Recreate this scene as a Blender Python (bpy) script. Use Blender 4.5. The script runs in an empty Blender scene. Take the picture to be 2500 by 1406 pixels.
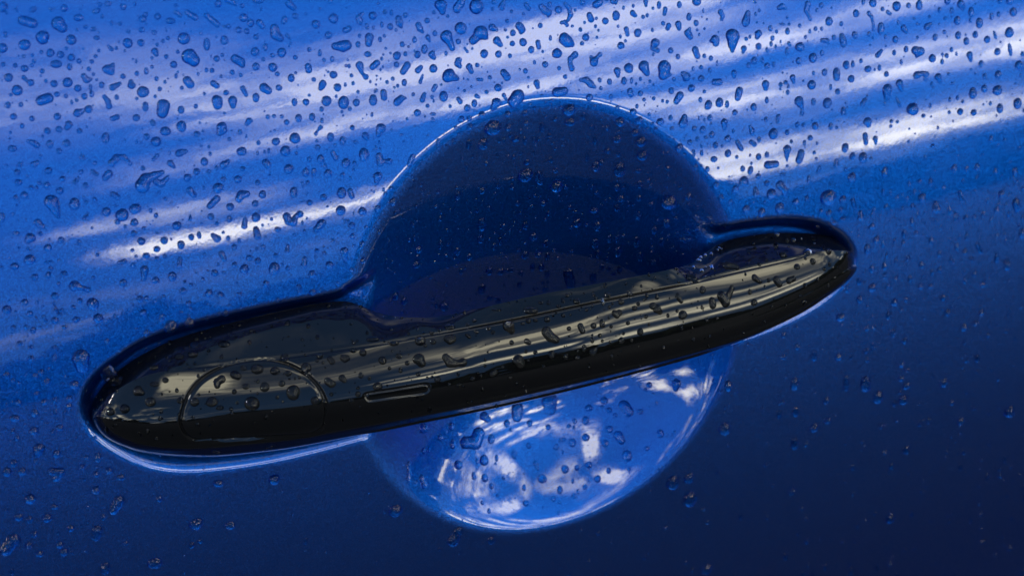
import bpy, math, random
import numpy as np
from mathutils import Vector
from mathutils.bvhtree import BVHTree

R = math.radians
scene = bpy.context.scene
col = scene.collection
W, H = 2500.0, 1406.0            # the photograph's pixel frame, used to survey points

# ------------------------------------------------------------------ camera
YAW, PITCH, DIST, LENS = R(20.0), R(38.0), 0.50, 60.0
O = np.array([0.0, 0.0, 0.95])   # the point of the door the lens is aimed at
F = np.array([math.sin(YAW)*math.cos(PITCH), math.cos(YAW)*math.cos(PITCH), -math.sin(PITCH)])
CAM = O - F*DIST
RT = np.array([math.cos(YAW), -math.sin(YAW), 0.0])
UP = np.cross(RT, F)
cam_data = bpy.data.cameras.new('camera')
cam = bpy.data.objects.new('camera', cam_data)
col.objects.link(cam)
cam.location = CAM
cam.rotation_euler = Vector(F).to_track_quat('-Z', 'Y').to_euler()
cam_data.lens = LENS
cam_data.sensor_width = 36.0
cam_data.clip_start = 0.01
cam_data.clip_end = 3000.0
cam_data.dof.use_dof = True
cam_data.dof.aperture_fstop = 14.0
cam_data.dof.focus_distance = 0.493
scene.camera = cam

# ------------------------------------------------------------------ sky and sun
SUN_EL, SUN_ROT = R(24.0), R(290.0)
world = bpy.data.worlds.new('World')
scene.world = world
world.use_nodes = True
wn, wl = world.node_tree.nodes, world.node_tree.links
bg = wn['Background']
sky = wn.new('ShaderNodeTexSky')
sky.sky_type = 'NISHITA'
sky.sun_disc = False
sky.sun_elevation = SUN_EL
sky.sun_rotation = SUN_ROT
sky.air_density = 1.0
sky.dust_density = 0.15
tc = wn.new('ShaderNodeTexCoord')
sep = wn.new('ShaderNodeSeparateXYZ')
wl.new(tc.outputs['Generated'], sep.inputs[0])
def wmath(op, a, b=None, c=None, clamp=False):
    n = wn.new('ShaderNodeMath'); n.operation = op; n.use_clamp = clamp
    for i, v in enumerate((a, b, c)):
        if v is None: continue
        if isinstance(v, (int, float)): n.inputs[i].default_value = v
        else: wl.new(v, n.inputs[i])
    return n.outputs[0]
def wrange(v, a, b, c=0.0, d=1.0):
    n = wn.new('ShaderNodeMapRange'); n.interpolation_type = 'SMOOTHSTEP'
    wl.new(v, n.inputs[0])
    for i, x in enumerate((a, b, c, d)): n.inputs[i+1].default_value = x
    return n.outputs[0]
zc = wmath('ADD', wmath('MAXIMUM', sep.outputs['Z'], 0.0), 0.22)
comb = wn.new('ShaderNodeCombineXYZ')          # a flat cloud deck seen from below
wl.new(wmath('DIVIDE', sep.outputs['X'], zc), comb.inputs[0])
wl.new(wmath('DIVIDE', sep.outputs['Y'], zc), comb.inputs[1])
def wnoise(vec, scale, detail, rough, dist=0.0):
    n = wn.new('ShaderNodeTexNoise'); n.noise_dimensions = '3D'
    n.inputs['Scale'].default_value = scale; n.inputs['Detail'].default_value = detail
    n.inputs['Roughness'].default_value = rough; n.inputs['Distortion'].default_value = dist
    wl.new(vec, n.inputs['Vector']); return n.outputs['Fac']
DEG = 180.0/math.pi
el = wmath('MULTIPLY', wmath('ARCSINE', sep.outputs['Z']), DEG)
az = wmath('MULTIPLY', wmath('ARCTAN2', sep.outputs['X'], wmath('MULTIPLY', sep.outputs['Y'], -1.0)), DEG)
c2 = wn.new('ShaderNodeCombineXYZ')
wl.new(wmath('MULTIPLY', az, 0.045), c2.inputs[0]); wl.new(wmath('MULTIPLY', el, 0.13), c2.inputs[1])
warp = wnoise(c2.outputs[0], 1.3, 6.0, 0.6)
elw = wmath('ADD', el, wmath('MULTIPLY', wmath('SUBTRACT', warp, 0.5), 6.0))
fib = wnoise(c2.outputs[0], 3.2, 6.0, 0.6, 0.4)
def bank(e0, slope, sig, a1, a2, a3, a4, amp):
    """one drawn-out bank of cloud: elevation, rise per degree, thickness, azimuth span, density"""
    d = wmath('SUBTRACT', elw, wmath('MULTIPLY_ADD', az, slope, e0))
    d = wmath('DIVIDE', d, sig)
    g = wmath('EXPONENT', wmath('MULTIPLY', wmath('MULTIPLY', d, d), -1.0))
    w = wmath('MULTIPLY', wrange(az, a1, a2), wrange(az, a3, a4, 1.0, 0.0))
    return wmath('MULTIPLY', wmath('MULTIPLY', g, w), amp)
BANKS = [
    (39.5, -0.22, 2.4, -14, -4, 4, 12, 0.22),
    (34.0, -0.12, 3.2, -30, -6, 16, 26, 0.50),
    (30.5, -0.10, 2.0, 2, 9, 24, 34, 1.05),
    (26.5, -0.12, 1.5, 6, 13, 42, 54, 1.00),
    (32.5, -0.10, 1.5, 16, 22, 38, 48, 0.85),
    (24.2, 0.00, 1.3, -2, 7, 13, 17, 0.45),
    (18.6, 0.00, 0.8, -4, 1, 6, 10, 0.40),
    (14.6, 0.02, 1.0, -1, 3.5, 17, 23, 1.45),
    (24.0, -0.20, 1.1, 18, 23, 44, 54, 0.60),
    (21.5, -0.20, 1.2, 22, 27, 44, 54, 0.85),
    (10.8, -0.06, 1.4, 17, 23, 44, 54, 0.66),
    (7.6, -0.02, 1.0, 16, 24, 44, 54, 0.66),
    (48.0, 0.0, 9.0, -29, -23, -17, -11, 1.30),
    (37.0, 0.0, 7.0, 44, 50, 54, 64, 1.20),
    (26.0, 0.0, 9.0, 66, 70, 74, 79, 0.55),
    (-1.0, 0.0, 3.0, -180, -170, 170, 180, 0.0),
]
total = None
for bb_ in BANKS[:-1]:
    g_ = bank(*bb_)
    total = g_ if total is None else wmath('ADD', total, g_)
total = wmath('MULTIPLY', total, wrange(fib, 0.32, 0.60, 0.28, 1.18))
mp = wn.new('ShaderNodeMapping'); mp.inputs['Location'].default_value = (3.3, 1.7, 0.4)
wl.new(comb.outputs[0], mp.inputs[0])
deck = wrange(wnoise(mp.outputs[0], 1.9, 7.0, 0.56, 0.35), 0.50, 0.72)
away = wmath('MAXIMUM', wmath('MULTIPLY', wrange(az, -25, -8, 0.9, 0.12), wrange(az, -120, -95, 0.1, 1.0)), wmath('MULTIPLY', wrange(az, 42, 60, 0.0, 0.9), wrange(az, 95, 120, 1.0, 0.1)))
deck = wmath('MULTIPLY', wmath('MULTIPLY', deck, wmath('MAXIMUM', away, wrange(el, 50, 60, 0.0, 0.9))), wrange(el, 62, 72, 1.0, 0.05))
cover = wmath('POWER', wmath('MINIMUM', wmath('ADD', total, deck), 1.0), 1.35)
low = wrange(el, 6.0, 30.0, 1.50, 0.80)
ccol = wn.new('ShaderNodeVectorMath'); ccol.operation = 'SCALE'
ccol.inputs[0].default_value = (63.0, 59.0, 44.0)
wl.new(low, ccol.inputs['Scale'])
gap = wn.new('ShaderNodeMix'); gap.data_type = 'RGBA'       # dull rain-blue air close to the horizon
wl.new(wrange(el, 2.0, 60.0, 0.88, 0.5), gap.inputs[0])
wl.new(sky.outputs[0], gap.inputs[6]); gap.inputs[7].default_value = (0.9, 2.7, 6.6, 1)
mix = wn.new('ShaderNodeMix'); mix.data_type = 'RGBA'
wl.new(cover, mix.inputs[0]); wl.new(gap.outputs[2], mix.inputs[6]); wl.new(ccol.outputs[0], mix.inputs[7])
wl.new(mix.outputs[2], bg.inputs['Color'])
bg.inputs['Strength'].default_value = 0.05

sun_data = bpy.data.lights.new('sun', 'SUN')
sun_data.energy = 1.0
sun_data.angle = R(12.0)
sun_data.color = (1.0, 0.95, 0.88)
sun = bpy.data.objects.new('sun', sun_data); col.objects.link(sun)
sv = Vector((math.sin(SUN_ROT)*math.cos(SUN_EL), math.cos(SUN_ROT)*math.cos(SUN_EL), math.sin(SUN_EL)))
sun.rotation_euler = sv.to_track_quat('Z', 'Y').to_euler()

scene.view_settings.view_transform = 'Standard'
scene.view_settings.look = 'None'
scene.view_settings.gamma = 1.0
scene.view_settings.exposure = 1.36
cy = scene.cycles
cy.use_denoising = True
cy.max_bounces = 10
cy.transmission_bounces = 8
cy.glossy_bounces = 5
cy.diffuse_bounces = 3
cy.caustics_refractive = True
cy.caustics_reflective = True
cy.blur_glossy = 0.3
cy.sample_clamp_indirect = 6.0

# ------------------------------------------------------------------ materials
def new_mat(name):
    m = bpy.data.materials.new(name); m.use_nodes = True
    return m, m.node_tree.nodes, m.node_tree.links, m.node_tree.nodes['Principled BSDF']

def paint_material(name, coat_ior, plastic=False):
    m, n, l, p = new_mat(name)
    p.inputs['Base Color'].default_value = (0.003, 0.090, 0.47, 1)
    p.inputs['Metallic'].default_value = 1.0
    p.inputs['Specular Tint'].default_value = (0.02, 0.16, 1.0, 1)     # the pigment keeps its blue at low angles
    p.inputs['Roughness'].default_value = 0.42
    p.inputs['Coat Weight'].default_value = 1.0
    p.inputs['Coat Roughness'].default_value = 0.012
    p.inputs['Coat IOR'].default_value = coat_ior
    tc = n.new('ShaderNodeTexCoord')
    v = n.new('ShaderNodeTexVoronoi'); v.inputs['Scale'].default_value = 5200.0
    l.new(tc.outputs['Object'], v.inputs['Vector'])
    sub = n.new('ShaderNodeVectorMath'); sub.operation = 'SUBTRACT'
    sub.inputs[1].default_value = (0.5, 0.5, 0.5)
    l.new(v.outputs['Color'], sub.inputs[0])
    sc = n.new('ShaderNodeVectorMath'); sc.operation = 'SCALE'; sc.inputs['Scale'].default_value = 0.32
    l.new(sub.outputs[0], sc.inputs[0])
    g = n.new('ShaderNodeNewGeometry')
    ad = n.new('ShaderNodeVectorMath'); ad.operation = 'ADD'
    l.new(g.outputs['Normal'], ad.inputs[0]); l.new(sc.outputs[0], ad.inputs[1])
    nm = n.new('ShaderNodeVectorMath'); nm.operation = 'NORMALIZE'
    l.new(ad.outputs[0], nm.inputs[0]); l.new(nm.outputs[0], p.inputs['Normal'])
    # faint orange peel and dried film in the lacquer
    nz = n.new('ShaderNodeTexNoise'); nz.inputs['Scale'].default_value = 260.0; nz.inputs['Detail'].default_value = 3.0
    l.new(tc.outputs['Object'], nz.inputs['Vector'])
    bp = n.new('ShaderNodeBump'); bp.inputs['Strength'].default_value = 0.10; bp.inputs['Distance'].default_value = 0.00012
    l.new(nz.outputs['Fac'], bp.inputs['Height']); l.new(bp.outputs[0], p.inputs['Coat Normal'])
    return m

def plastic_material(name, ior):
    m, n, l, p = new_mat(name)
    p.inputs['Base Color'].default_value = (0.0035, 0.0037, 0.0042, 1)
    p.inputs['Roughness'].default_value = 0.025
    p.inputs['IOR'].default_value = ior
    tc = n.new('ShaderNodeTexCoord')
    nz = n.new('ShaderNodeTexNoise'); nz.inputs['Scale'].default_value = 300.0; nz.inputs['Detail'].default_value = 3.0
    l.new(tc.outputs['Object'], nz.inputs['Vector'])
    bp = n.new('ShaderNodeBump'); bp.inputs['Strength'].default_value = 0.05; bp.inputs['Distance'].default_value = 0.00010
    l.new(nz.outputs['Fac'], bp.inputs['Height']); l.new(bp.outputs[0], p.inputs['Normal'])
    return m

def water_material():
    m, n, l, p = new_mat('rain_water')
    p.inputs['Base Color'].default_value = (1, 1, 1, 1)
    p.inputs['Roughness'].default_value = 0.0
    p.inputs['IOR'].default_value = 1.333
    p.inputs['Transmission Weight'].default_value = 1.0
    return m

def simple(name, colour, rough, noise=0.0, scale=20.0):
    m, n, l, p = new_mat(name)
    p.inputs['Roughness'].default_value = rough
    if noise:
        tc = n.new('ShaderNodeTexCoord')
        nz = n.new('ShaderNodeTexNoise'); nz.inputs['Scale'].default_value = scale; nz.inputs['Detail'].default_value = 6.0
        l.new(tc.outputs['Object'], nz.inputs['Vector'])
        mx = n.new('ShaderNodeMix'); mx.data_type = 'RGBA'
        mx.inputs[6].default_value = tuple(c*(1-noise) for c in colour)+(1,)
        mx.inputs[7].default_value = tuple(c*(1+noise) for c in colour)+(1,)
        l.new(nz.outputs['Fac'], mx.inputs[0]); l.new(mx.outputs[2], p.inputs['Base Color'])
    else:
        p.inputs['Base Color'].default_value = tuple(colour)+(1,)
    return m

PAINT, PLASTIC, WATER = paint_material('blue_metallic_paint', 1.75), plastic_material('gloss_black_plastic', 1.50), water_material()
# where water lies on them the lacquer and the plastic meet water instead of air: the same colour, a weaker mirror
PAINT_WET, PLASTIC_WET = paint_material('blue_metallic_paint_under_water', 1.13), plastic_material('black_plastic_under_water', 1.50/1.333)

# ------------------------------------------------------------------ helpers
def link_mesh(name, verts, faces, mat, parent=None, normals=None, smooth=True):
    me = bpy.data.meshes.new(name)
    me.from_pydata([tuple(v) for v in verts], [], [tuple(f) for f in faces])
    me.materials.append(mat)
    if smooth: me.polygons.foreach_set('use_smooth', [True]*len(me.polygons))
    me.update()
    if normals is not None:
        me.normals_split_custom_set_from_vertices([tuple(v) for v in normals])
    o = bpy.data.objects.new(name, me); col.objects.link(o)
    if parent is not None: o.parent = parent
    return o

def tag(o, label=None, cat=None, group=None, kind=None):
    for k, v in (('label', label), ('category', cat), ('group', group), ('kind', kind)):
        if v: o[k] = v
    return o

def empty(name, loc):
    e = bpy.data.objects.new(name, None); col.objects.link(e); e.location = loc
    return e

def smooth(a, b, x):
    t = np.clip((x-a)/(b-a), 0, 1)
    return t*t*(3-2*t)

def pchip(xs, ys, x):
    xs, ys = np.asarray(xs, float), np.asarray(ys, float)
    h = np.diff(xs); d = np.diff(ys)/h
    m = np.zeros_like(ys)
    m[0], m[-1] = d[0], d[-1]
    for i in range(1, len(xs)-1):
        if d[i-1]*d[i] > 0:
            w1, w2 = 2*h[i]+h[i-1], h[i]+2*h[i-1]
            m[i] = (w1+w2)/(w1/d[i-1]+w2/d[i])
    k = np.clip(np.searchsorted(xs, x)-1, 0, len(h)-1)
    t = (x-xs[k])/h[k]
    return ((1+2*t)*(1-t)**2*ys[k] + t*(1-t)**2*h[k]*m[k] + t*t*(3-2*t)*ys[k+1] + t*t*(t-1)*h[k]*m[k+1])

def ray(px, py):
    """direction through a photograph pixel"""
    s = 36.0/LENS/W
    d = F[None, :] + RT[None, :]*((np.atleast_1d(px)-W/2)*s)[:, None] - UP[None, :]*((np.atleast_1d(py)-H/2)*s)[:, None]
    return d/np.linalg.norm(d, axis=1)[:, None]

# ------------------------------------------------------------------ the door's surface
T0 = R(19.5)                     # the mean tilt of the door skin towards the sky
N0 = np.array([0.0, -math.cos(T0), math.sin(T0)])
A0 = np.array([1.0, 0.0, 0.0])
B0 = np.array([0.0, math.sin(T0), math.cos(T0)])
RB, RA = 0.33, 6.0
def crown(a, b):
    """the crowned skin without any pressing: metres outwards from the mean plane"""
    bb = np.abs(b)
    lin = np.where(bb < 0.16, b*b/(2*RB), 0.16**2/(2*RB) + (bb-0.16)*0.16/RB)
    return -lin - a*a/(2*RA)
def to_ab(px, py, h=0.0):
    """photograph pixels -> (a, b) on the sheet h metres outside the crowned skin"""
    d = ray(px, py); h = np.broadcast_to(h, d.shape[:1]).astype(float)
    t = np.full(len(d), DIST)
    for _ in range(12):
        p = CAM + d*t[:, None] - O
        a, b, n = p@A0, p@B0, p@N0
        t = t - (n - (crown(a, b)+h))/(d@N0)
    p = CAM + d*t[:, None] - O
    return p@A0, p@B0
def world_of(a, b, n):
    return O + np.multiply.outer(a, A0) + np.multiply.outer(b, B0) + np.multiply.outer(n, N0)

# recess outline (surveyed), fitted by an ellipse in the skin
CUP = np.array([(868,690),(885,600),(960,450),(1060,350),(1200,270),(1370,243),(1500,262),(1620,330),(1720,420),(1770,520),
                (880,1090),(950,1180),(1050,1250),(1180,1295),(1280,1300),(1420,1275),(1560,1200),(1680,1090),(1750,990),(1795,870)], float)
ca, cb = to_ab(CUP[:, 0], CUP[:, 1])
M = np.stack([ca*ca, ca*cb, cb*cb, ca, cb], 1)
q = np.linalg.lstsq(M, np.ones(len(ca)), rcond=None)[0]
Q = np.array([[q[0], q[1]/2], [q[1]/2, q[2]]])
cen = np.linalg.solve(-2*Q, q[3:5])
kq = 1 + cen@Q@cen
Q = Q/kq
RCUP = 1/math.sqrt(math.sqrt(np.linalg.det(Q)))
def cup_d(a, b):
    x, y = a-cen[0], b-cen[1]
    r = np.sqrt(Q[0, 0]*x*x + 2*Q[0, 1]*x*y + Q[1, 1]*y*y)
    return (1-r)*RCUP, y/RCUP

LENS_PX = [(192,1010),(196,960),(225,915),(270,878),(340,832),(440,795),(560,765),(700,735),(820,712),(858,690),
           (1000,640),(1300,600),(1600,560),(1758,552),(1830,540),(1920,532),(2000,540),(2060,568),(2092,610),(2090,660),
           (2050,715),(1980,765),(1890,808),(1790,842),(1600,900),(1300,980),(1000,1050),(882,1078),
           (780,1105),(660,1132),(540,1150),(430,1156),(340,1140),(260,1100),(210,1058)]
def closed_spline(pts, n):
    p = np.array(pts, float); k = len(p); out = []
    for i in range(k):
        p0, p1, p2, p3 = p[i-1], p[i], p[(i+1) % k], p[(i+2) % k]
        t = np.linspace(0, 1, n, endpoint=False)[:, None]
        out.append(0.5*((2*p1)+(-p0+p2)*t+(2*p0-5*p1+4*p2-p3)*t*t+(-p0+3*p1-3*p2+p3)*t**3))
    return np.concatenate(out)
lp = closed_spline(LENS_PX, 5)
LA, LB = to_ab(1154+(lp[:, 0]-1154)*0.994, lp[:, 1])
def poly_d(a, b, PA, PB):
    """signed distance to a closed polygon, positive inside"""
    shp = a.shape; a, b = a.ravel(), b.ravel()
    best = np.full(a.shape, 1e9); ins = np.zeros(a.shape, bool)
    for i in range(len(PA)):
        x0, y0, x1, y1 = PA[i-1], PB[i-1], PA[i], PB[i]
        ex, ey = x1-x0, y1-y0
        t = np.clip(((a-x0)*ex+(b-y0)*ey)/(ex*ex+ey*ey+1e-18), 0, 1)
        best = np.minimum(best, (a-x0-t*ex)**2+(b-y0-t*ey)**2)
        c = ((y0 > b) != (y1 > b)) & (a < (x1-x0)*(b-y0)/((y1-y0)+1e-18)+x0)
        ins ^= c
    d = np.sqrt(best)
    return np.where(ins, d, -d).reshape(shp)

_sa, _sb = to_ab([230, 2078], [1012, 642])
SP1 = (_sb[1]-_sb[0])/(_sa[1]-_sa[0]); SP0 = _sb[0]-SP1*_sa[0]
CUP_DEPTH, LENS_DEPTH = 0.024, 0.0060
def pressing(a, b, ld):
    d, yy = cup_d(a, b)
    soft = smooth(0.25, -0.7, yy)                        # crisp fold above, soft roll below
    def fold(x, w):
        x = x-0.55*w; c = np.clip(x, -w, w); return (c+w)**2/(4*w) + np.maximum(x-w, 0)
    wb = 0.0125
    broad = np.where(d > wb, d-wb/2, np.maximum(d, 0)**2/(2*wb))
    ds = fold(d, 0.0030)*(1-soft) + (0.38*fold(d, 0.0016)+0.62*broad*1.25)*soft
    rho = np.clip(1-ds/RCUP, 0, 1)
    # the deepest point lies low, behind the grip: the upper wall stays inclined all the way down
    yn = yy*np.where(d > 0, rho/np.maximum(1-d/RCUP, 1e-3), 1)
    dy = 0.24*(1-rho*rho)
    rho2 = rho*rho + 2*yn*dy + dy*dy
    cup = CUP_DEPTH*1.08*(1-rho2)*np.where(rho >= 1, 0, 1)
    bs = b - (SP0 + SP1*a)
    wl_ = 0.0060 + 0.0050*smooth(0.004, -0.008, bs)
    x = np.clip((ld+0.0012)/wl_, 0, 1)
    lens = LENS_DEPTH*(x*x*x*(x*(6*x-15)+10))
    mx = cup + lens*(1-smooth(-0.002, 0.010, d))
    return np.maximum(mx, 0)

def axis(lo, hi, step, out_lo, out_hi, n_out):
    core = np.arange(lo, hi+step/2, step)
    s = np.linspace(0, 1, n_out+1)[1:]**2.2
    return np.concatenate([(lo+(out_lo-lo)*s)[::-1], core, hi+(out_hi-hi)*s])
AX = axis(-0.19, 0.21, 0.00050, -0.75, 0.75, 26)
BX = axis(-0.135, 0.14, 0.00050, -0.55, 0.30, 22)
GA, GB = np.meshgrid(AX, BX, indexing='ij')
near = (GA > LA.min()-0.01) & (GA < LA.max()+0.01) & (GB > LB.min()-0.01) & (GB < LB.max()+0.01)
LD = np.full(GA.shape, -1.0)
LD[near] = poly_d(GA[near], GB[near], LA, LB)
PR = pressing(GA, GB, LD)
HN = crown(GA, GB) - PR
POS = world_of(GA, GB, HN)
def grid_normals(P):
    du = np.gradient(P, axis=0); dv = np.gradient(P, axis=1)
    n = np.cross(du, dv); L = np.linalg.norm(n, axis=2)[:, :, None]
    return np.where(L > 1e-16, n/np.maximum(L, 1e-16), N0)
NRM = grid_normals(POS)
if NRM[10, 10]@N0 < 0: NRM = -NRM
na, nb = GA.shape
ii, jj = np.meshgrid(np.arange(na-1), np.arange(nb-1), indexing='ij')
quad = np.stack([ii*nb+jj, (ii+1)*nb+jj, (ii+1)*nb+jj+1, ii*nb+jj+1], -1).reshape(-1, 4)
CD = cup_d(GA, GB)[0]
in_cup = ((CD[:-1, :-1]+CD[1:, 1:]) > 0).ravel() 
def fast_mesh(name, pos, quads, nrm, mat, parent):
    used = np.unique(quads); remap = np.full(len(pos), -1); remap[used] = np.arange(len(used))
    v, f, nn = pos[used], remap[quads], nrm[used]
    me = bpy.data.meshes.new(name)
    me.vertices.add(len(v)); me.vertices.foreach_set('co', v.ravel())
    k = f.shape[1]
    me.loops.add(f.size); me.loops.foreach_set('vertex_index', f.ravel().astype(np.int32))
    me.polygons.add(len(f)); me.polygons.foreach_set('loop_start', np.arange(0, f.size, k, dtype=np.int32))
    me.polygons.foreach_set('use_smooth', np.ones(len(f), bool))
    me.materials.append(mat); me.update(calc_edges=True); me.validate()
    me.normals_split_custom_set_from_vertices(nn.tolist())
    o = bpy.data.objects.new(name, me); col.objects.link(o); o.parent = parent
    return o

door = empty('car_door', (0, 0, 0))
tag(door, 'glossy metallic blue car door covered in rain drops', 'car door')
pf, nf = POS.reshape(-1, 3), NRM.reshape(-1, 3)
fast_mesh('door_skin', pf, quad[~in_cup], nf, PAINT, door)
cupo = fast_mesh('handle_recess', pf, quad[in_cup], nf, PAINT, door)
cupo['label'] = 'round scooped recess pressed into the door behind the handle'

# ------------------------------------------------------------------ the handle
XL, XR = 230.0, 2078.0
def ux(x): return np.arccos(np.clip(1-2*(np.asarray(x, float)-XL)/(XR-XL), -1, 1))/math.pi
CT = [(230,1012),(240,975),(258,945),(290,912),(340,875),(430,830),(560,790),(700,757),(800,738),(845,735),(880,745),(915,760),(960,771),(1050,775),(1150,757),
      (1300,722),(1500,684),(1620,660),(1680,645),(1712,622),(1745,597),(1800,580),(1900,568),(1980,571),(2040,590),(2068,615),(2078,642)]
CC = [(230,1012),(243,992),(262,975),(300,948),(350,922),(404,908),(488,897),(600,884),(712,872),(880,848),(1000,826),(1250,781),(1450,738),(1628,702),
      (1816,659),(1930,632),(2010,612),(2055,612),(2078,642)]
CF = [(230,1012),(243,1016),(262,1022),(300,1028),(380,1034),(450,1030),(560,1012),(700,996),(880,975),(1050,950),(1200,924),(1500,862),(1700,814),(1850,766),
      (1950,722),(2030,675),(2065,652),(2078,642)]
CB = [(230,1012),(240,1042),(262,1064),(300,1084),(350,1100),(430,1110),(500,1112),(650,1098),(880,1055),(1200,993),(1500,918),(1770,834),(1900,775),
      (2000,715),(2050,678),(2070,658),(2078,642)]
HT = [(230,-.004),(300,-.0035),(820,-.002),(900,.0020),(1050,.0105),(1300,.0128),(1500,.0128),(1640,.0100),(1745,-.0015),(2078,-.004)]
HF = [(230,-.003),(245,.0020),(280,.0058),(350,.0090),(500,.0125),(700,.0160),(950,.0195),(1200,.0215),(1400,.0215),(1600,.0195),(1800,.0158),(1950,.0118),(2035,.0082),(2066,.0045),(2078,-.003)]
HC = [(230,-.003),(245,-.0002),(280,.0028),(350,.0052),(500,.0080),(700,.0112),(950,.0152),(1200,.0175),(1400,.0175),(1600,.0155),(1800,.0114),(1950,.0082),(2035,.0055),(2066,.0030),(2078,-.003)]
HB = [(230,-.005),(300,-.0045),(700,-.002),(900,.002),(1050,.007),(1300,.0100),(1500,.0090),(1700,.0045),(1800,.000),(1950,-.003),(2078,-.005)]
NU = 860
U = np.linspace(0.0, 1.0, NU)
X = XL+(XR-XL)*(1-np.cos(math.pi*U))/2
def curve(pts): return pchip(ux([p[0] for p in pts]), [p[1] for p in pts], U)
def smooth1(y, k):
    ker = np.hanning(k*2+3)[1:-1]; ker /= ker.sum()
    yp = np.concatenate([2*y[0]-y[k:0:-1], y, 2*y[-1]-y[-2:-k-2:-1]])
    return np.convolve(yp, ker, 'valid')
def pin(y, k=9): z = smooth1(y, k); z[0], z[-1] = y[0], y[-1]; return z
yT, yC, yF, yB = [pin(curve(c)) for c in (CT, CC, CF, CB)]
hT, hF, hC, hB = [pin(curve(c), 16) for c in (HT, HF, HC, HB)]
def ab3(y, h):
    a, b = to_ab(1154+(X-1154)*1.0105, y, h)
    return np.stack([a, b, crown(a, b)+h], 1)
PT, PC, PF, PB = ab3(yT, hT), ab3(yC, hC), ab3(yF, hF), ab3(yB, hB)
def herm(P0, P1, s0, s1, n, incl):
    """a rib between two rails; s0, s1: outward slope per metre run at its ends (runs towards -b)"""
    run = np.linalg.norm((P1-P0)[:, :2], axis=1)
    dr = (P1-P0)[:, :2]/(run[:, None]+1e-9)
    L = np.linalg.norm(P1-P0, axis=1)
    def tan(s):
        c = np.cos(s); return np.concatenate([dr*c[:, None], np.sin(s)[:, None]], 1)*L[:, None]
    t0, t1 = tan(s0), tan(s1)
    t = np.linspace(0, 1, n, endpoint=incl)[None, :, None]
    h00, h10, h01, h11 = 2*t**3-3*t*t+1, t**3-2*t*t+t, -2*t**3+3*t*t, t**3-t*t
    return h00*P0[:, None]+h10*t0[:, None]+h01*P1[:, None]+h11*t1[:, None]
one = np.ones(NU)
def sl(P0, P1): 
    run = np.linalg.norm((P1-P0)[:, :2], axis=1)
    return np.arctan2((P1-P0)[:, 2], run+1e-6)
s_tc = sl(PT, PC); s_cf = sl(PC, PF)
top = herm(PT, PC, s_tc+0.12, s_tc-0.04, 44, False)
face = herm(PC, PF, s_cf*1.9, 0*one, 84, False)
under = herm(PF, PB, 0*one, -1.45*one, 64, True)
CROSS = np.concatenate([top, face, under], 1)
NC1, NC2, NC3 = 44, 84, 64
NV = CROSS.shape[1]
SURF = world_of(CROSS[..., 0], CROSS[..., 1], CROSS[..., 2])
SN = grid_normals(SURF)
if SN[NU//2, 80]@N0 < 0: SN = -SN
# camera-survey pixel of every surface point, used to set out the grooves
def project(P):
    v = P-CAM; z = v@F; s = 36.0/LENS/W
    return (v@RT)/z/s+W/2, H/2-(v@UP)/z/s
PXX, PXY = project(SURF)
CAP = [(442,1040),(446,1000),(462,960),(492,925),(540,896),(590,882),(640,877),(690,884),(735,905),(770,935),(790,968),(795,1000),(792,1030),(778,1052),
       (700,1064),(600,1070),(520,1072),(468,1072)]
cp = closed_spline(CAP, 5)
SLOT = [(897,975),(893,966),(900,960),(960,951),(1020,941),(1040,939),(1047,945),(1044,954),(1030,960),(960,969),(905,977)]
sp = closed_spline(SLOT, 4)
capd = np.full(PXX.shape, -99.0)
m = (PXX > 410) & (PXX < 830) & (PXY > 840) & (PXY < 1110)
capd[m] = poly_d(PXX[m], PXY[m], cp[:, 0], cp[:, 1])
slotd = np.full(PXX.shape, -99.0)
m = (PXX > 870) & (PXX < 1070) & (PXY > 920) & (PXY < 1000)
slotd[m] = poly_d(PXX[m], PXY[m], sp[:, 0], sp[:, 1])
mm = 0.001
disp = -0.75*mm*np.exp(-(capd/3.1)**2) + 0.12*mm*smooth(4, 14, capd)
disp += -0.34*mm*np.exp(-(slotd/2.1)**2) - 0.15*mm*smooth(0, 5, slotd)
# the seam under the crease between the top strip and the face, and a shut line on the underside
arc = np.concatenate([[0], np.cumsum(np.ones(NV-1))])
jj_ = np.arange(NV)[None, :]
crease_w = smooth(400, 520, PXX)*(1-smooth(1930, 2010, PXX))*(capd < -3)
disp += -0.60*mm*np.exp(-((jj_-NC1+0.5)/1.8)**2)*crease_w
taper = smooth(300, 420, PXX)*(1-smooth(1960, 2040, PXX))
def ledge(j0, amp): return amp*mm*smooth(j0-1.2, j0+1.2, jj_)*(1-smooth(j0+2, j0+14, jj_))
disp += ledge(NC1+NC2+22, 0.45)*taper
disp += ledge(NC1+NC2+40, 0.40)*smooth(850, 950, PXX)*(1-smooth(1700, 1800, PXX))
edge = smooth(0.0, 0.03, U)*(1-smooth(0.97, 1.0, U))
SURF = SURF + SN*(disp*edge[:, None])[..., None]
SN = grid_normals(SURF)
if SN[NU//2, 80]@N0 < 0: SN = -SN
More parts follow.
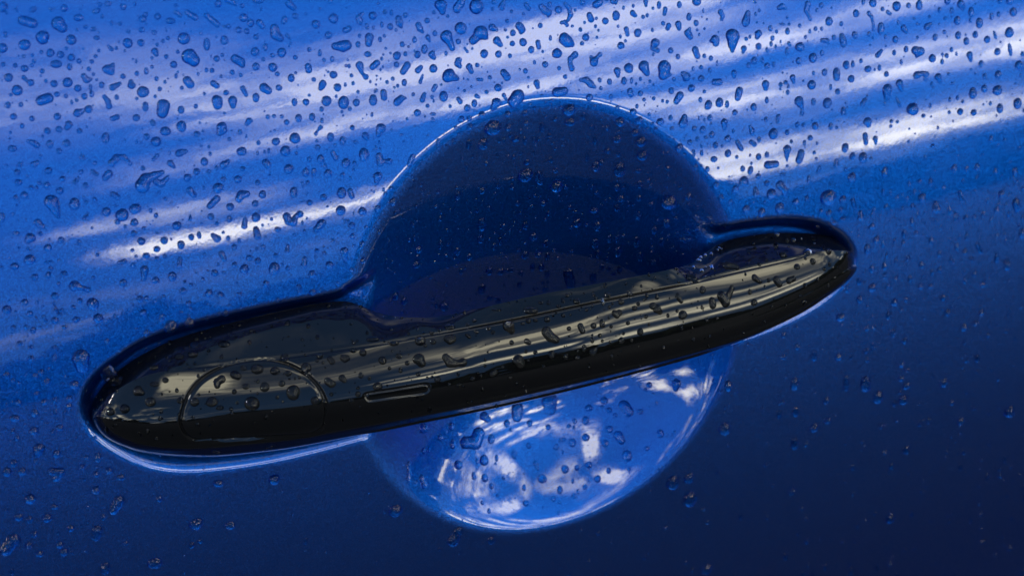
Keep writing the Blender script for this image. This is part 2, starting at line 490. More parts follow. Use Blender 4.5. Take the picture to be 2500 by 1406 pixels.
# keep the crease crisp: split normals are not needed, the groove does it
hq_i, hq_j = np.meshgrid(np.arange(NU-1), np.arange(NV-1), indexing='ij')
hq = np.stack([hq_i*NV+hq_j, hq_i*NV+hq_j+1, (hq_i+1)*NV+hq_j+1, (hq_i+1)*NV+hq_j], -1).reshape(-1, 4)
fc = ((capd[:-1, :-1]+capd[1:, 1:])/2).ravel() > 0
fs = ((slotd[:-1, :-1]+slotd[1:, 1:])/2).ravel() > 0
sf, snf = SURF.reshape(-1, 3), SN.reshape(-1, 3)
grip = fast_mesh('door_handle', sf, hq[~fc & ~fs], snf, PLASTIC, door)
grip['label'] = 'gloss black pull handle bowed across the round recess'
cap = fast_mesh('lock_cover', sf, hq[fc], snf, PLASTIC, grip)
btn = fast_mesh('sensor_button', sf, hq[fs], snf, PLASTIC, grip)
# the back of the handle, towards the door
bk = []
for (P, w, dh) in ((PB, 0.0, 0.0), (PB, 0.12, -0.0045), (PT, 0.12, -0.0050), (PT, 0.0, 0.0)):
    Qp = P + (np.where(P is PB, 1, -1))*(PT-PB)*w
    Qp = Qp.copy(); Qp[:, 2] = P[:, 2] + dh
    bk.append(Qp)
BK = np.stack(bk, 1)
BKW = world_of(BK[..., 0], BK[..., 1], BK[..., 2])
bi, bj = np.meshgrid(np.arange(NU-1), np.arange(3), indexing='ij')
bq = np.stack([bi*4+bj, bi*4+bj+1, (bi+1)*4+bj+1, (bi+1)*4+bj], -1).reshape(-1, 4)
bn = grid_normals(BKW)
if bn[NU//2, 1]@N0 > 0: bn = -bn
fast_mesh('grip_back', BKW.reshape(-1, 3), bq, bn.reshape(-1, 3), PLASTIC, grip)

# ------------------------------------------------------------------ ground and what the lacquer mirrors
def gsheet(name, size, z, mat):
    o = link_mesh(name, [(-size, -size, z), (size, -size, z), (size, size, z), (-size, size, z)], [(0, 1, 2, 3)], mat, smooth=False)
    return tag(o, kind='structure')
gsheet('ground', 900.0, 0.0, simple('wet_asphalt', (0.012, 0.013, 0.016), 0.8, 0.3, 3.0))
rng = np.random.default_rng(5)
def treeline():
    vs, fs = [], []
    t = (1+5**.5)/2
    ico = np.array([(-1,t,0),(1,t,0),(-1,-t,0),(1,-t,0),(0,-1,t),(0,1,t),(0,-1,-t),(0,1,-t),(t,0,-1),(t,0,1),(-t,0,-1),(-t,0,1)], float)
    ico /= np.linalg.norm(ico[0])
    f = [(0,11,5),(0,5,1),(0,1,7),(0,7,10),(0,10,11),(1,5,9),(5,11,4),(11,10,2),(10,7,6),(7,1,8),(3,9,4),(3,4,2),(3,2,6),(3,6,8),(3,8,9),(4,9,5),(2,4,11),(6,2,10),(8,6,7),(9,8,1)]
    for k in range(1500):
        az = rng.uniform(-80, 110)
        h = 3.2 + 1.8*math.sin(az*0.11)+1.0*math.sin(az*0.37+1)+0.6*math.sin(az*0.9)
        d = rng.uniform(30, 38)
        z = rng.uniform(0, 1)**0.7*h
        c = np.array([d*math.sin(R(az)), -d*math.cos(R(az)), z])
        r = rng.uniform(0.5, 1.2)
        p = c + ico*r*rng.uniform(0.7, 1.3, (12, 1))
        b = len(vs); vs.extend(p.tolist()); fs.extend([tuple(b+i for i in q_) for q_ in f])
    o = link_mesh('distant_trees', vs, fs, simple('dark_foliage', (0.020, 0.032, 0.012), 0.8, 0.5, 0.7), smooth=False)
    tag(o, 'dark belt of leafy trees on the horizon facing the door', 'trees', kind='stuff')
treeline()

# ------------------------------------------------------------------ rain drops, surveyed from the photograph
# each entry: an oval "x,y,width,height[,turn]" or a chain of blobs "x,y,r;x,y,r;..." in the pixels of an enlarged tile
TILES = [
((0, 0, 5.0), """280,250,60;400,290,60 710,290,85;760,340,65 520,460,170,180 300,550,150,120,20 870,490,130,130 30,590,110,120 35,90,110,120
960,220,120,80 400,120,100,60,30 1180,135,100,60,30 1220,60,60,60 1320,50,90,60,20 1505,85,70,80 1740,235,90,80 1780,180,60,60 2080,260,120,70
2150,150,25;2200,195,25 2290,160,35;2380,215,40 1925,205,70,80 1730,370,70,60 1880,400,70,50 1570,390,60,40 1140,360,80,50 1180,465,80,50
785,105,80,90 2245,475,150,150 2310,690,95;2365,740,80 2120,790,80,85 1560,530,110,120 1720,525,80,85 1320,560,15;1360,605,28 1420,590,40,50
1890,630,45;1910,670,28 2030,695,50,60 1855,710,35,45 615,650,90,100 740,670,90,80 870,705,95,90 965,750,65,65 685,785,150,90 850,820,60,90
515,870,65,65 300,840,90,90 105,950,110,110 290,950,30;330,990,18;370,1010,48 210,1105,120,130 500,1230,65;590,1200,65 660,1025,80,85
560,990,50,50 825,1010,110,120 1020,930,35;1060,980,40;1110,970,20 1310,850,60;1350,870,50;1380,790,25 1240,1040,65,80 950,1080,85,80
1105,1070,40,90 1120,1150,55,90 1030,1180,70,80 1500,935,60,65 1670,900,50,65 1785,870,50,95 1910,965,50,60 1600,1000,30;1605,1040,52
1745,1125,145,130 1950,1090,50,55 2285,985,55;2320,1030,55 2220,1075,40,55 1275,1185,32;1320,1240,30;1330,1300,40 1370,1070,42;1460,1025,25
1425,1190,50,70 1895,1180,40,45 1775,1305,70,125 1995,1290,80;1985,1370,75 2210,1345,75,100 2390,1300,45,65 1080,1335,100,90
950,1380,55;1040,1340,15 95,1285,65,85 695,1155,65,60 805,1175,50,55 185,800,60,60 390,800,45,50 415,750,55,55 505,640,45,50 395,680,40,45
290,690,45,45 1120,755,50,55 1165,690,45,50 1205,620,40,45 1085,845,50,60 1140,910,40,45 1855,820,40,50 1990,505,40,50 2050,470,45,50
2170,635,45,50 2420,905,35,50 255,1280,55,60 935,1225,50,50"""),
((500, 0, 5.0), """165,50,70,90 270,5,30;330,30,30;380,55,22 455,75,45,55 655,10,140,70 1030,50,45;1085,105,35 475,220,100,90 560,285,75,110
665,280,40;705,325,35 20,190,30;80,240,35;150,300,40 415,370,70,80 510,385,60,75 290,325,50,60 245,325,35,40 970,250,65,110,20 1105,200,70,65
1360,300,110,105 1570,230,125,120 850,350,55;865,430,55;920,470,45 1005,435,25;1045,485,10 240,495,85,120 25,545,75,165 625,455,65,60
1510,435,90,95 1720,375,38;1760,350,35 1930,160,16;1895,200,25;1880,220,36;1895,265,40 2050,195,100,105 2200,150,50,55 2280,160,45,75
2450,190,55,60 1980,325,45,85,-15 2370,230,40;2380,290,45;2400,335,20 2265,330,70,75 2335,370,35,45 1590,565,45;1680,570,65;1735,550,60
1870,545,55,80 1890,440,40,55 2010,460,55;2000,530,45 2140,485,45,75 2410,545,60,65 2210,595,35,35 1990,665,90,65 370,720,55;440,760,50;460,800,35
615,635,95,105 738,560,30;740,605,24 940,645,100,120 145,720,75,70 825,680,60,50 215,675,40,50 1105,705,60,60 1275,610,50,55 625,815,80,100
830,825,100,110 1260,810,40;1270,860,42 715,730,45,50 90,865,55,60 335,885,65,65 440,920,40,60,-20 885,905,60,60 200,935,35,45 1055,955,75,110
1570,915,95,85 1330,975,55,50 1790,925,45,50 1440,1025,48;1415,1085,32 1620,1070,100,105 1890,800,50;1910,870,30;1925,905,14;1965,940,36
2045,820,38;2100,775,42 2345,685,90,100 2340,790,60,70 2470,800,45;2420,880,40 1555,725,45,80 1455,735,40,50 1745,735,30,35 1725,805,35,45
1762,810,35,60 2160,720,35,55 2180,670,25,40 2175,820,25,40 2145,855,25,50 105,1020,40;145,1050,38 465,1080,35;505,1165,24 725,1075,60;775,1110,48
625,1195,80,120 905,1075,80,70 260,1135,65,60 150,1230,68;160,1280,62 340,1230,58;345,1300,35 1095,1250,65,100 1235,1250,85,90 1485,1235,110,130
1695,1255,120,170 1850,1255,80,90 1275,1165,35,40 1605,1180,30,50 1810,1020,40,55 1870,1125,40,50 2055,1225,90,150 2180,1130,40;2190,1195,40
2350,1250,50;2400,1200,40;2450,1200,15 2435,1010,60,90 2295,965,45,55 2225,1005,40,50 2020,1000,28,50 2090,1035,25,35 2355,1050,35,55
2315,1070,30,35 1425,1335,50,70 1770,1330,45,60 1675,1365,35,40"""),
((1000, 0, 5.0), """385,75,80;400,140,45 640,0,40;620,50,48;580,110,55 815,85,180,180 1030,30,50,55 1010,115,30,50 295,155,40,50 465,200,35,40
1125,90,42;1150,20,22 1245,145,45,45 1420,60,28;1455,110,28 1610,85,38;1660,140,45;1700,160,38;1690,205,18 1710,60,50,75 1820,125,95,80
1900,50,22;1950,110,28;1965,190,32;1935,250,22 1855,280,24;1900,270,22;1920,310,26 2020,128,35,45 2110,30,60,75 2280,60,48;2320,30,45
2480,15,60,90 215,255,60,70 110,310,38;125,350,40;160,395,18 625,350,135,145 310,410,55,70 450,450,78;500,540,40;520,590,36
222,455,32;245,510,15 60,490,50,85 775,500,55;830,450,45;870,410,90;930,460,35 1010,340,48;1060,370,25 595,512,60,65 1065,500,50;1110,550,32
1190,260,45,50 1170,370,35,40 1340,320,50;1370,370,45;1360,405,22 1260,405,65,85 1595,315,55,65 1505,350,25,25 1255,535,60,65 1385,520,85,100
1565,520,32;1578,580,30 1485,610,70,90 1625,635,30,40 1890,480,75;1940,520,65;1985,550,30 2195,190,38;2215,240,42 2390,260,75,80 2135,280,30,45
2085,365,45,60 2280,228,35,40 2270,325,35,50 2305,375,30,40 2150,460,80,90 2105,535,55,55 182,605,70,120 95,670,75,90 290,630,18;270,670,40;295,710,30
445,655,38,65 672,590,14;705,635,18 910,660,90,105 1085,665,75,85 1225,685,45,60 765,598,28,35 705,540,22,28 600,740,40;585,780,40;615,810,28
100,865,38;135,825,30 290,840,90,105 725,815,40;755,875,32 825,798,55,50 490,930,92;560,955,40;595,970,15 160,920,14;130,1005,24
1150,890,45;1190,945,48 1415,870,55,65 1345,850,28,32 1525,765,35,60 1655,790,70,75 1825,835,45,55 1800,655,130,125,25
2020,670,42;1960,720,30;1960,780,28;1980,840,38 2215,700,22;2250,760,52;2300,690,20;2325,670,30 1900,940,55,50 830,972,20;880,975,22 980,948,55,55
1550,1015,40;1565,1065,28 2090,980,22;2160,980,40;2210,1030,42;2260,1065,22 2320,980,45,70,-25 2440,1000,55,80 2335,1080,40,55 315,1055,30;290,1100,28
180,1150,24;155,1220,36 415,1180,95,140 275,1190,40,55 670,1110,40,40 755,1060,25,40 595,1080,25,35 940,1125,50,45 1080,1075,95,95
595,1210,28;620,1245,32 815,1175,28;850,1190,18 790,1265,65,100 705,1320,75,85 1150,1165,28;1180,1220,14 1320,1180,88;1270,1250,70;1275,1310,30
1060,1260,62;1010,1330,28 1800,1130,62;1890,1115,50 1615,1170,35,45 2195,1195,85,80 2460,1180,45,55 220,1295,45,55 495,1300,38,50 855,1290,22,35
95,1380,90,90 285,1395,80,40 2090,1260,25,60 1470,1280,40,60 2335,1290,35,50"""),
((1500, 0, 5.0), """18,20,45,90 20,195,85,130 382,20,32;385,70,20 545,65,50,100 620,115,30;612,175,24 230,75,35,50 112,100,32,55 225,165,38;255,195,25
350,210,45,50 400,192,38,55 470,105,32,45 792,60,55,85 1005,20,110,100 45,325,30,45 72,450,32,55 145,360,32;160,425,26 285,405,85,105
80,560,90,90 595,290,48,55 665,315,32;650,350,30 780,300,42;790,345,32 910,210,60,100 998,285,60,75 920,350,15;895,400,42;925,450,40
1295,155,35;1325,200,22;1310,240,24 1630,160,32;1605,270,58 1445,450,92;1440,540,60;1440,620,25 1085,135,22,70 1010,370,30,35 1035,425,25,45
1100,355,28,35 1130,240,25,30 1180,505,22;1230,485,52;1240,535,40 1725,175,32,60 1770,130,32,50 1740,280,25,35 1718,20,40,60 1755,420,50;1740,465,25
1760,570,70,80 1610,478,50,50 1580,600,40;1570,640,20 2010,100,28;2050,80,35;2090,110,18 2360,60,42;2345,130,30;2390,240,22 1905,350,50,80
1980,390,38,50 2112,385,55,90 1930,470,48,70 1912,540,40,70 1970,575,30,60 1862,610,38,65 2135,540,40,80,-25 2110,625,45,95 2265,575,115,100
2262,318,40,55 2455,355,45,60 2332,455,35,55 2475,130,40,50 2110,220,28,45 2050,298,85,30,-10 495,530,58;465,590,25;530,620,30 688,620,60,75
775,695,50,70 475,665,30,50 985,610,42;1015,690,35 1098,685,45,60 1178,715,50,65 175,835,105,115 360,815,70;400,900,35 610,825,85;600,920,60;680,910,25
35,870,45;45,930,25 118,990,65,100 212,970,20;208,1010,16 835,895,28;880,940,50;860,975,25 960,840,35,60 1058,825,55,58 1165,865,38,70 728,970,42,50
265,1030,30,45 478,1040,28,40 1060,960,70,80 1462,895,38;1460,945,20 1225,1005,40;1285,1005,40 190,1115,38;205,1155,34 318,1145,60,65 940,1080,95,90
695,1110,65,80 800,1170,50;755,1240,38 1098,1120,40,45 1525,1110,48;1505,1200,38 1640,800,50,75 1705,745,70,95 1865,805,60,75 1945,790,40,75
2175,950,38;2190,1010,18 1845,1030,48;1850,1085,30 2030,1035,50,55 2090,1010,50,55 2408,1040,100,110,30 2425,710,100,110 2250,745,65,85
1145,1285,80,130,20 1282,1255,90,120 1375,1275,50,95 1050,1220,45,75 2255,1240,62;2295,1330,18;2290,1390,28 1700,1310,70,95 1860,1225,45,90
2115,1130,45,65 230,1370,95,90 362,1220,40,50 480,1205,50,50 588,1235,35,48 645,1245,38,50 275,1300,40,60 35,1320,50,65 2430,1245,55,95
1470,1375,70,70 2430,895,35,60"""),
((2000, 0, 5.0), """25,70,50,75 120,265,85,110 450,168,75,95 270,295,45,65 30,355,38,55 538,25,45,80 655,40,85,100 945,80,120,115 1090,70,50,70
1220,65,75,130 835,150,24;865,175,20 1565,20,80,70 1730,55,52;1755,110,25 2330,15,100,80 2205,20,60,60 605,165,28;640,210,20;660,290,16;665,365,20
755,350,80,150 1030,345,38;1065,395,22 1315,330,40;1365,295,22 1855,150,65,130 1685,255,75,110 1955,285,85,130 2370,150,85,110 2105,205,50,90
2190,180,45,70 1470,125,45,75 290,495,80,180,-12 435,430,65,95,-15 610,420,45,70 930,485,65,85 180,460,50,65 35,495,26;95,500,28;110,530,18
1415,460,60,90 1695,435,70,100 1905,425,65,85 2050,485,70,85 2145,430,35,120,-15 2320,400,95,130 35,650,50,75 330,795,75,110 410,785,45,90
510,745,42,60 710,680,32;760,625,22 1170,620,50;1240,630,48;1190,690,22 1380,715,85,95 1060,605,55,80 915,645,45,75 1795,505,65,95 1615,610,45,65
1835,670,40;1850,740,22 2330,610,50,160,-10 2175,635,70,90 212,910,85,170 65,885,65,85 595,845,90,70,15 735,830,45,80 820,908,58,62 390,965,90,90
1500,755,42,75 1190,920,45;1260,900,28;1310,910,30;1295,970,25 980,1020,48;1005,1100,25 1455,945,48;1480,1000,22 2440,800,55;2470,860,22
830,1095,65;830,1190,42 100,1260,105,125 225,1120,60,70 140,1065,35,80 560,1225,28;530,1270,32 945,1200,14;985,1290,22 1140,1335,150,150
1875,1140,90,145 2015,1085,65,100 2175,1105,120,105 2020,935,55,80 2185,915,75,105 1975,780,55,90,10 295,1360,60,110 1720,1365,80,80 1885,1375,75,75
2205,1325,75,125 2420,1265,95,140 1690,1195,40,65 1355,1295,35,70 1595,1220,35,70 2090,1265,35,60"""),
((0, 281, 5.0), """165,20,90,70 390,45,60,75 700,20,90,80 270,135,50,65 840,120,48;820,155,35 720,175,75,80 580,195,85,75 970,195,60,70
340,320,22;410,340,35;450,370,38 610,355,75,110 815,345,80,85 150,410,115,75 720,440,65,75 1290,280,85,140 1375,45,34;1430,25,34 1665,35,90,80,20
1865,95,60,85,-25 2215,140,110,145 2020,200,130,105 2405,235,80,80 1790,265,70,75 1905,325,130,125 2190,465,50;2270,440,25 1920,495,25;1870,545,22
1005,525,65,90 1160,590,45,60 245,605,60,65 410,600,38;460,580,28 590,680,95,90 1135,690,28;1180,725,26 1330,715,48;1285,765,42
1370,590,48;1420,520,40;1510,510,32;1590,595,24 1740,860,95;1780,780,70;1880,740,50;1980,700,30 1900,810,40;1970,840,42;2050,760,26
2080,590,42;2125,635,22 2400,690,85,85 2290,765,95,95 210,700,80,80 225,825,75,85 380,885,60,60 765,780,75,75 915,820,30;955,770,20
570,860,85,75 1045,860,75,75 730,925,80,90 295,980,100,80 190,1010,50,80 990,695,50,60 1385,965,36;1440,1005,34 2315,915,42;2360,970,40
630,1060,90;680,1160,55;715,1240,30 910,1085,115,155 1300,1180,95,110 1490,1220,155,145 1650,1145,150,115,15 1640,1310,105,100 1435,1305,75,65
1155,1030,50,60 2495,570,80,110 460,1310,45;510,1360,40 20,1250,70,130 2160,1350,110,110 1905,1225,50,70 1840,1165,45,65 1745,650,50,65
1940,945,40,50 1405,1105,38,40 2020,1025,50,45"""),
((500, 281, 5.0), """205,150,65;180,220,35;250,190,30 545,70,40;510,110,28 430,210,50,70 300,295,45,55 770,25,50,60 845,15,55,45 1000,90,70,70
1145,40,75,110 1310,25,70,100 940,20,45,50 868,325,105,85 1100,285,120,135 1415,150,28;1375,195,12;1355,230,24 1800,155,65,65 2150,165,62;2120,240,32
1960,255,45;1985,295,22 450,445,130,100,10 985,440,115,125 235,610,52;290,560,22 465,655,55,65 145,645,45,60 50,690,60,45 745,580,46;770,615,42
1025,660,105,120 1535,270,75,120 1685,315,70,115 1590,370,38,55 1380,395,60,65 1840,330,45,50 1560,460,30;1600,530,32 1415,540,80,120 1275,540,55,60
1725,590,95,130 1945,485,110,180 2130,500,45;2145,590,40;2200,560,20;2250,570,42 655,340,50,60 1120,470,38,50 1235,700,75,120 1330,695,60,105
1505,715,85,115 1685,730,70,50 1830,590,50,60 225,785,55,70 405,785,100,95 645,830,55,80 165,890,130,115 2110,750,55;2100,830,25
420,1020,50;450,970,50;510,965,42 705,970,80,110 1085,945,85,145 1195,850,30,90,-15 150,1020,45;60,1110,40 310,1120,85,95 615,1080,70,85
1255,825,45,65 1670,950,100,150 1775,930,36;1795,995,34 1450,1005,75,80 1280,1070,65,75 75,1240,75,80 300,1270,55,95 492,1285,32;482,1355,40
625,1250,100,110 1000,1240,52;1020,1300,42;1080,1310,50;1110,1240,30;1160,1210,46 1660,1165,110,125 1925,1175,105,110 1815,1200,18,75 815,1270,35,50
1190,1315,30,70 705,1345,30,45 1430,1320,52;1370,1390,45 1795,1350,75,85 1720,1295,45,50 1755,1290,28,38 625,1390,75,60 890,1395,85,60 145,1325,45,50"""),
((500, 500, 6.25), """125,465,38;190,520,62 450,645,75,90 525,545,50,90 255,740,45;300,830,42 785,400,50;805,480,58 1120,390,48;1075,455,42 1520,400,50,55
1365,455,40,45 1265,620,22;1255,710,38 2130,710,65;2140,820,40 2255,480,80,85 1710,700,65,75 1825,735,70,55 1530,820,38;1510,930,48
1640,1060,100,140 1905,920,120,110 1060,975,150,210 605,980,130,140 810,855,100,100 680,810,85,95 1085,775,75,70 455,915,80,85 150,1040,110,100
1265,970,60,85 935,1205,105,110 1435,1250,45;1450,1350,28 1650,1335,100,110 65,1350,110,120 240,1380,110,100 530,1360,90,60 2405,590,40;2390,650,30
2240,1000,80,60,-20 890,645,75,65 790,670,45,60 1185,910,35,60 290,1040,45,60"""),
((1700, 281, 5.0), """80,180,70,90 190,240,60,80 342,90,45;345,170,22 385,290,75,80 235,370,60,85 500,330,30;550,415,30 650,140,16;680,190,32;680,230,24
940,230,105,135 670,330,28;710,360,30 765,300,45,75 1110,215,55,65 1000,20,30;990,90,20 1235,120,50,75 1310,120,45,60 1450,135,75,90 1640,140,50,90
850,55,50,65 165,35,60,80 2090,85,55;2100,130,30 2060,250,34;2070,340,30 2185,290,35;2190,350,16 65,465,42,80 215,540,90,65 385,470,75,95
1108,420,52;1105,490,28;1108,560,12 1280,465,45;1255,550,45 870,610,48;970,600,42 760,510,65,80 860,485,50,80 660,675,65,110,15 565,655,55,75
755,745,60,70 580,810,100,130 860,830,60,70 480,905,75,95 1815,400,80,115,15 1905,500,65,95,20 2035,520,95,135 1710,560,28;1705,620,32
1505,640,22;1485,695,22 1390,280,60,65 1320,340,40,75 1160,325,40,55 1475,345,28,50 720,905,30;735,965,38 920,965,130,135
1020,850,50;1075,920,40;1080,980,20 1610,1010,200,170 1900,765,95,125 2300,700,75,130 1350,1020,50,80 1215,1060,80,75 1790,1030,75,80 1440,460,38,50
1020,1135,105,130 800,1190,85,120 610,1150,85,100 420,1060,50,65 1910,1040,30;1940,1170,18 2005,1190,28;2005,1260,38 2170,1140,22;2150,1220,24
1765,1160,55,80 1620,1200,70,80 1525,1180,50,80 1785,1270,90,50 2280,940,40,90 2370,950,35,90 2315,1120,45,80 2145,1360,80,80 240,860,70,100
305,1010,55,100 135,660,50,75"""),
((0, 562, 5.0), """195,40,95,55 370,95,65;340,125,45 495,45,50,60 745,120,75,80 585,215,95,85 365,360,130,120 180,440,100,85 550,400,18;620,380,18
425,570,85,75 780,530,85,70 590,545,60,90 620,465,70,50,-20 910,680,68;1000,700,28;1080,725,34 670,800,95,90 300,880,95,80 85,970,100,115
1135,900,130,160 365,1020,80,80 670,1100,85,80 930,1090,85,85 1200,1075,110,120 530,1050,22;560,1110,20 1725,135,100,100 2005,125,85,95
1915,230,80,75 2210,180,85,115 1785,310,95,70 1450,395,22;1520,380,32 1660,320,38,50 2335,85,65,90 2430,60,50,100,-10 1635,40,65,80 1625,430,55,70
2015,320,45,70 1915,350,55,60 1765,480,50;1755,590,30 2195,350,28;2190,440,34 1900,610,80,85 2105,565,95,125 1505,640,80,95 1710,840,75,90
1790,830,55,75 1995,820,55,70 2235,740,75,80 1750,1005,90,90 1975,1050,35;1965,1120,28 2090,1185,160,165 1790,1255,60,95 2305,895,65,80
2215,1005,45,65 975,860,70,70 895,940,60,60 405,1220,65,90 165,1190,60,70 320,1180,50,60 785,1180,80,50 1305,1355,55,80 240,1380,70,60
2255,635,40,60 2330,665,50,45 1190,300,45,50"""),
((0, 450, 2.7778), """550,1180,62;560,1240,45 125,1090,45,45 375,1110,30,50 370,1180,30,60 725,1075,35,50 715,1255,45,50 505,1360,70,60 320,1340,40,60
280,1275,35,50 240,1300,35,50 45,1295,40,50 1285,940,60,50 1530,875,35,40 1400,910,40,25 210,1180,50,35"""),
((900, 240, 5.0), """1515,365,200,170 1700,360,75,90 1790,495,75,90 1240,350,70,80 1395,560,110,160 1220,570,60,130 1910,180,65,80 1700,195,75,70
1920,300,60,70 2120,355,60,130 1860,400,45,80 1905,520,45,110 2460,290,130,100 1910,940,155,170 2080,970,90,190,-15 2290,1070,125,140 850,560,50,150
535,720,38;495,810,30 1385,205,90,90 1230,250,60,75 1135,260,85,90 1655,515,35,70 1770,720,45,70 1930,780,60,80 2225,750,50,90 2280,880,60,70
1385,1130,75,80 1090,1190,65,110 295,1265,80,100 1815,1280,45,80 2130,1280,60,80 1860,670,35,60 1140,750,40,60 1195,840,30,80 2275,255,60,60
270,1100,60,60 205,1170,50,60 110,1350,70,90"""),
((1350, 240, 5.0), """195,145,160,130 225,295,130,110 820,290,100,120 1000,420,95,90 780,500,100,100 1075,530,100,130 525,830,90,140 815,870,120,190
1090,700,130,130 670,360,50,80 515,520,40,110 375,220,45,110 980,175,95,95 1055,275,95,100 790,120,50,70 1025,95,38,60 1545,610,90,110
1255,385,50,60 1310,290,95,100 1605,230,38;1590,310,60 1435,240,50,70 1175,200,40,45 1890,70,80,130,20 1670,540,60,65 1815,665,42,80
1765,500,50,60 1725,370,60,55 660,640,60,70 1040,880,60,80 1060,1050,60,110 780,1090,65,100 1195,1060,45,70 480,1080,45,70 825,1225,75,90
1045,1220,60,90 1415,1270,180,180 780,1340,60,100 500,1370,100,60 1195,1290,50,60 1400,850,60,70 1340,670,50,50 590,780,50,80 415,720,35,120
1650,1200,70,100 205,1330,40,60 530,1150,45,60 1745,840,50,80 30,880,50,80"""),
((800, 450, 2.7778), """1045,270,45,95 1035,370,35,60 880,455,35,60 600,545,40,50 1095,585,40,60 1175,590,40,50 1045,710,45,75 1340,280,35,60 1395,355,45,60
1340,480,45,60 1430,475,40,40 1480,400,35,60 1490,490,30,60 1450,560,35,55 1390,560,28,50 1630,600,32;1650,680,30 1800,635,40,80 1690,260,45,65
1830,285,40,70 1815,400,40,70 1965,455,45,75 1830,470,30,60 1960,170,45,70 2095,390,35,80 2300,260,40,70 2215,310,35,60 2115,490,40,70
2210,525,40,35 1860,560,30,50 1980,580,30,60 1310,605,28,50 1490,610,28,60 1100,770,30,40 790,825,60,55 1300,680,28,50 1475,710,35,40
1460,120,35,55 615,440,40,50 765,410,30,60 1170,385,25,60 1130,420,25,60 960,490,35,50 905,590,25,50 240,515,40,40 160,590,50,50 1910,370,25,60
1965,370,30,60 2260,390,35,60 2105,210,30,60 460,760,40,50 520,790,40,50 1905,575,25,40"""),
((2000, 400, 5.0), """1360,230,50,120 1650,60,70,110 1800,60,50,80 1930,40,60,100 2150,90,50,80 2390,90,60,100 780,340,50,110 870,360,40,90
950,420,40,80 1075,430,35,90 1165,345,35,80 1260,420,85,120 1225,220,50,60 1100,240,35,90 1420,480,30;1430,550,55 1720,350,28;1745,450,26
2400,470,50;2420,560,35 815,525,50,80 1015,560,45,100 1140,525,50,100 1210,620,35,100 1590,570,50,130 1670,650,60,120 1130,710,40,130 645,780,85,100
700,930,80,90 775,990,40,120 590,1040,75,140 1035,850,50,110 1180,850,55,80 920,940,40,80 1025,970,50,80 1480,780,40,90 1420,690,40,70
1790,660,70,60 1895,650,45,80 2000,620,50,90 2165,565,60,90 2225,370,80,90 1365,940,55,110 1800,890,45,110 1680,1015,60,100 1780,1075,60,100
1930,980,28;1970,1080,26 2470,850,70,120 1080,1155,55,80 1250,1235,60,100 795,1250,50,100 640,1285,55,100 935,1200,35,100 1470,1290,55,90
1375,1330,35,90 1465,1100,55,80 1860,1160,40,80 2165,1150,45,140 2290,1230,70,150 1895,1340,50,80 1770,1330,40,60 2055,450,35,80 660,600,45,150
1290,600,35,60 2280,500,35,70 2310,620,35,80 2480,660,40,80 1520,290,40,60 825,1120,35,80"""),
((1600, 450, 2.7778), """1380,660,30,50 1470,700,50,60 1580,690,25,40 1385,780,40,55 1620,800,40,50 1950,770,35,50 1255,900,60,50 1700,780,25,40
1440,830,25,30 870,1025,30,40 2090,970,40,50 2170,940,40,40 2210,870,35,50 1580,890,30,60 1980,870,35,50 1690,1060,35,50 1435,975,35,40
1480,970,30,35 1610,1010,30,60 960,1100,30,45 865,1170,35,40 1430,1130,30,40 1240,1170,40,50 1435,1190,25,40 2220,680,35,50 1865,690,35,30
1800,690,30,50 2100,650,30,50 1075,1160,35,80 1670,1220,40,40 1630,640,30,40 1555,620,25,50"""),
((700, 740, 5.0), """405,640,75,80 520,675,38;560,720,40 680,665,45;745,670,40;710,705,30 930,605,90,95 810,570,80,60 370,700,45,40 440,725,40,40
235,790,130,110 1170,700,100,100 1370,645,85,60 1470,730,60,60 1255,795,45,45 490,945,50;555,990,55 670,905,45;710,950,35 905,880,55,80
80,1090,150,190 1110,1015,120,90 870,1110,60,70 790,1190,50,60 545,1110,45,50 1610,680,80;1650,740,60 1630,460,130,110 1785,470,80,60,-15
1690,518,45,40 1950,430,50;2030,430,50;1990,480,40 2190,385,22;2235,415,25 2315,350,60,45 1900,640,50;1980,730,60;2080,750,40;2190,730,60
1840,930,70,75 1605,865,55,50 1715,908,35,35 1775,900,35,40 2090,870,40,50 2420,765,40,40 2330,850,30,35 345,1190,90,110 1310,490,120,60
1050,440,150,70 1990,290,120,80"""),
((1100, 680, 5.0), """465,610,55,45 515,655,55,45 710,580,85;760,650,45 880,548,60,35 950,515,70,70 1035,508,65,45 1180,500,80,65 1375,450,50,45
1150,630,65;1210,710,60;1310,760,55 745,780,60,60 925,760,38;965,790,30 1580,570,42;1615,650,40 1745,575,75,65 1845,520,35;1855,575,38
1445,610,55,50 1820,693,50,50 1990,420,40;2030,470,30;2070,410,42 2080,285,85,60 2245,360,75,50 2290,310,50,50 2395,210,45,40 2385,465,50,50
2470,335,90,80 1235,930,80,110 1405,955,60,80 1630,850,60,95 1735,900,55;1780,850,32 820,990,75;860,1050,60 500,1170,38;545,1140,40 635,1080,35,50
420,1065,40,45 950,995,38,40 90,1170,35,45 370,1185,25,60 270,1220,70,45 2085,755,70,80 2315,650,85,90 2210,755,35,60 2110,670,35,40
2420,560,30,35 1555,885,28,35 1960,585,45,45 2165,545,50,45 1550,965,75,45 1035,900,60,45 920,890,40,50 1135,1075,50,35 725,1215,60,40
100,1300,80,40 1540,280,80,70 1320,340,50,45 1915,205,70,65 1100,295,60,40 980,390,180,90 560,380,130,35 2190,195,70,50"""),
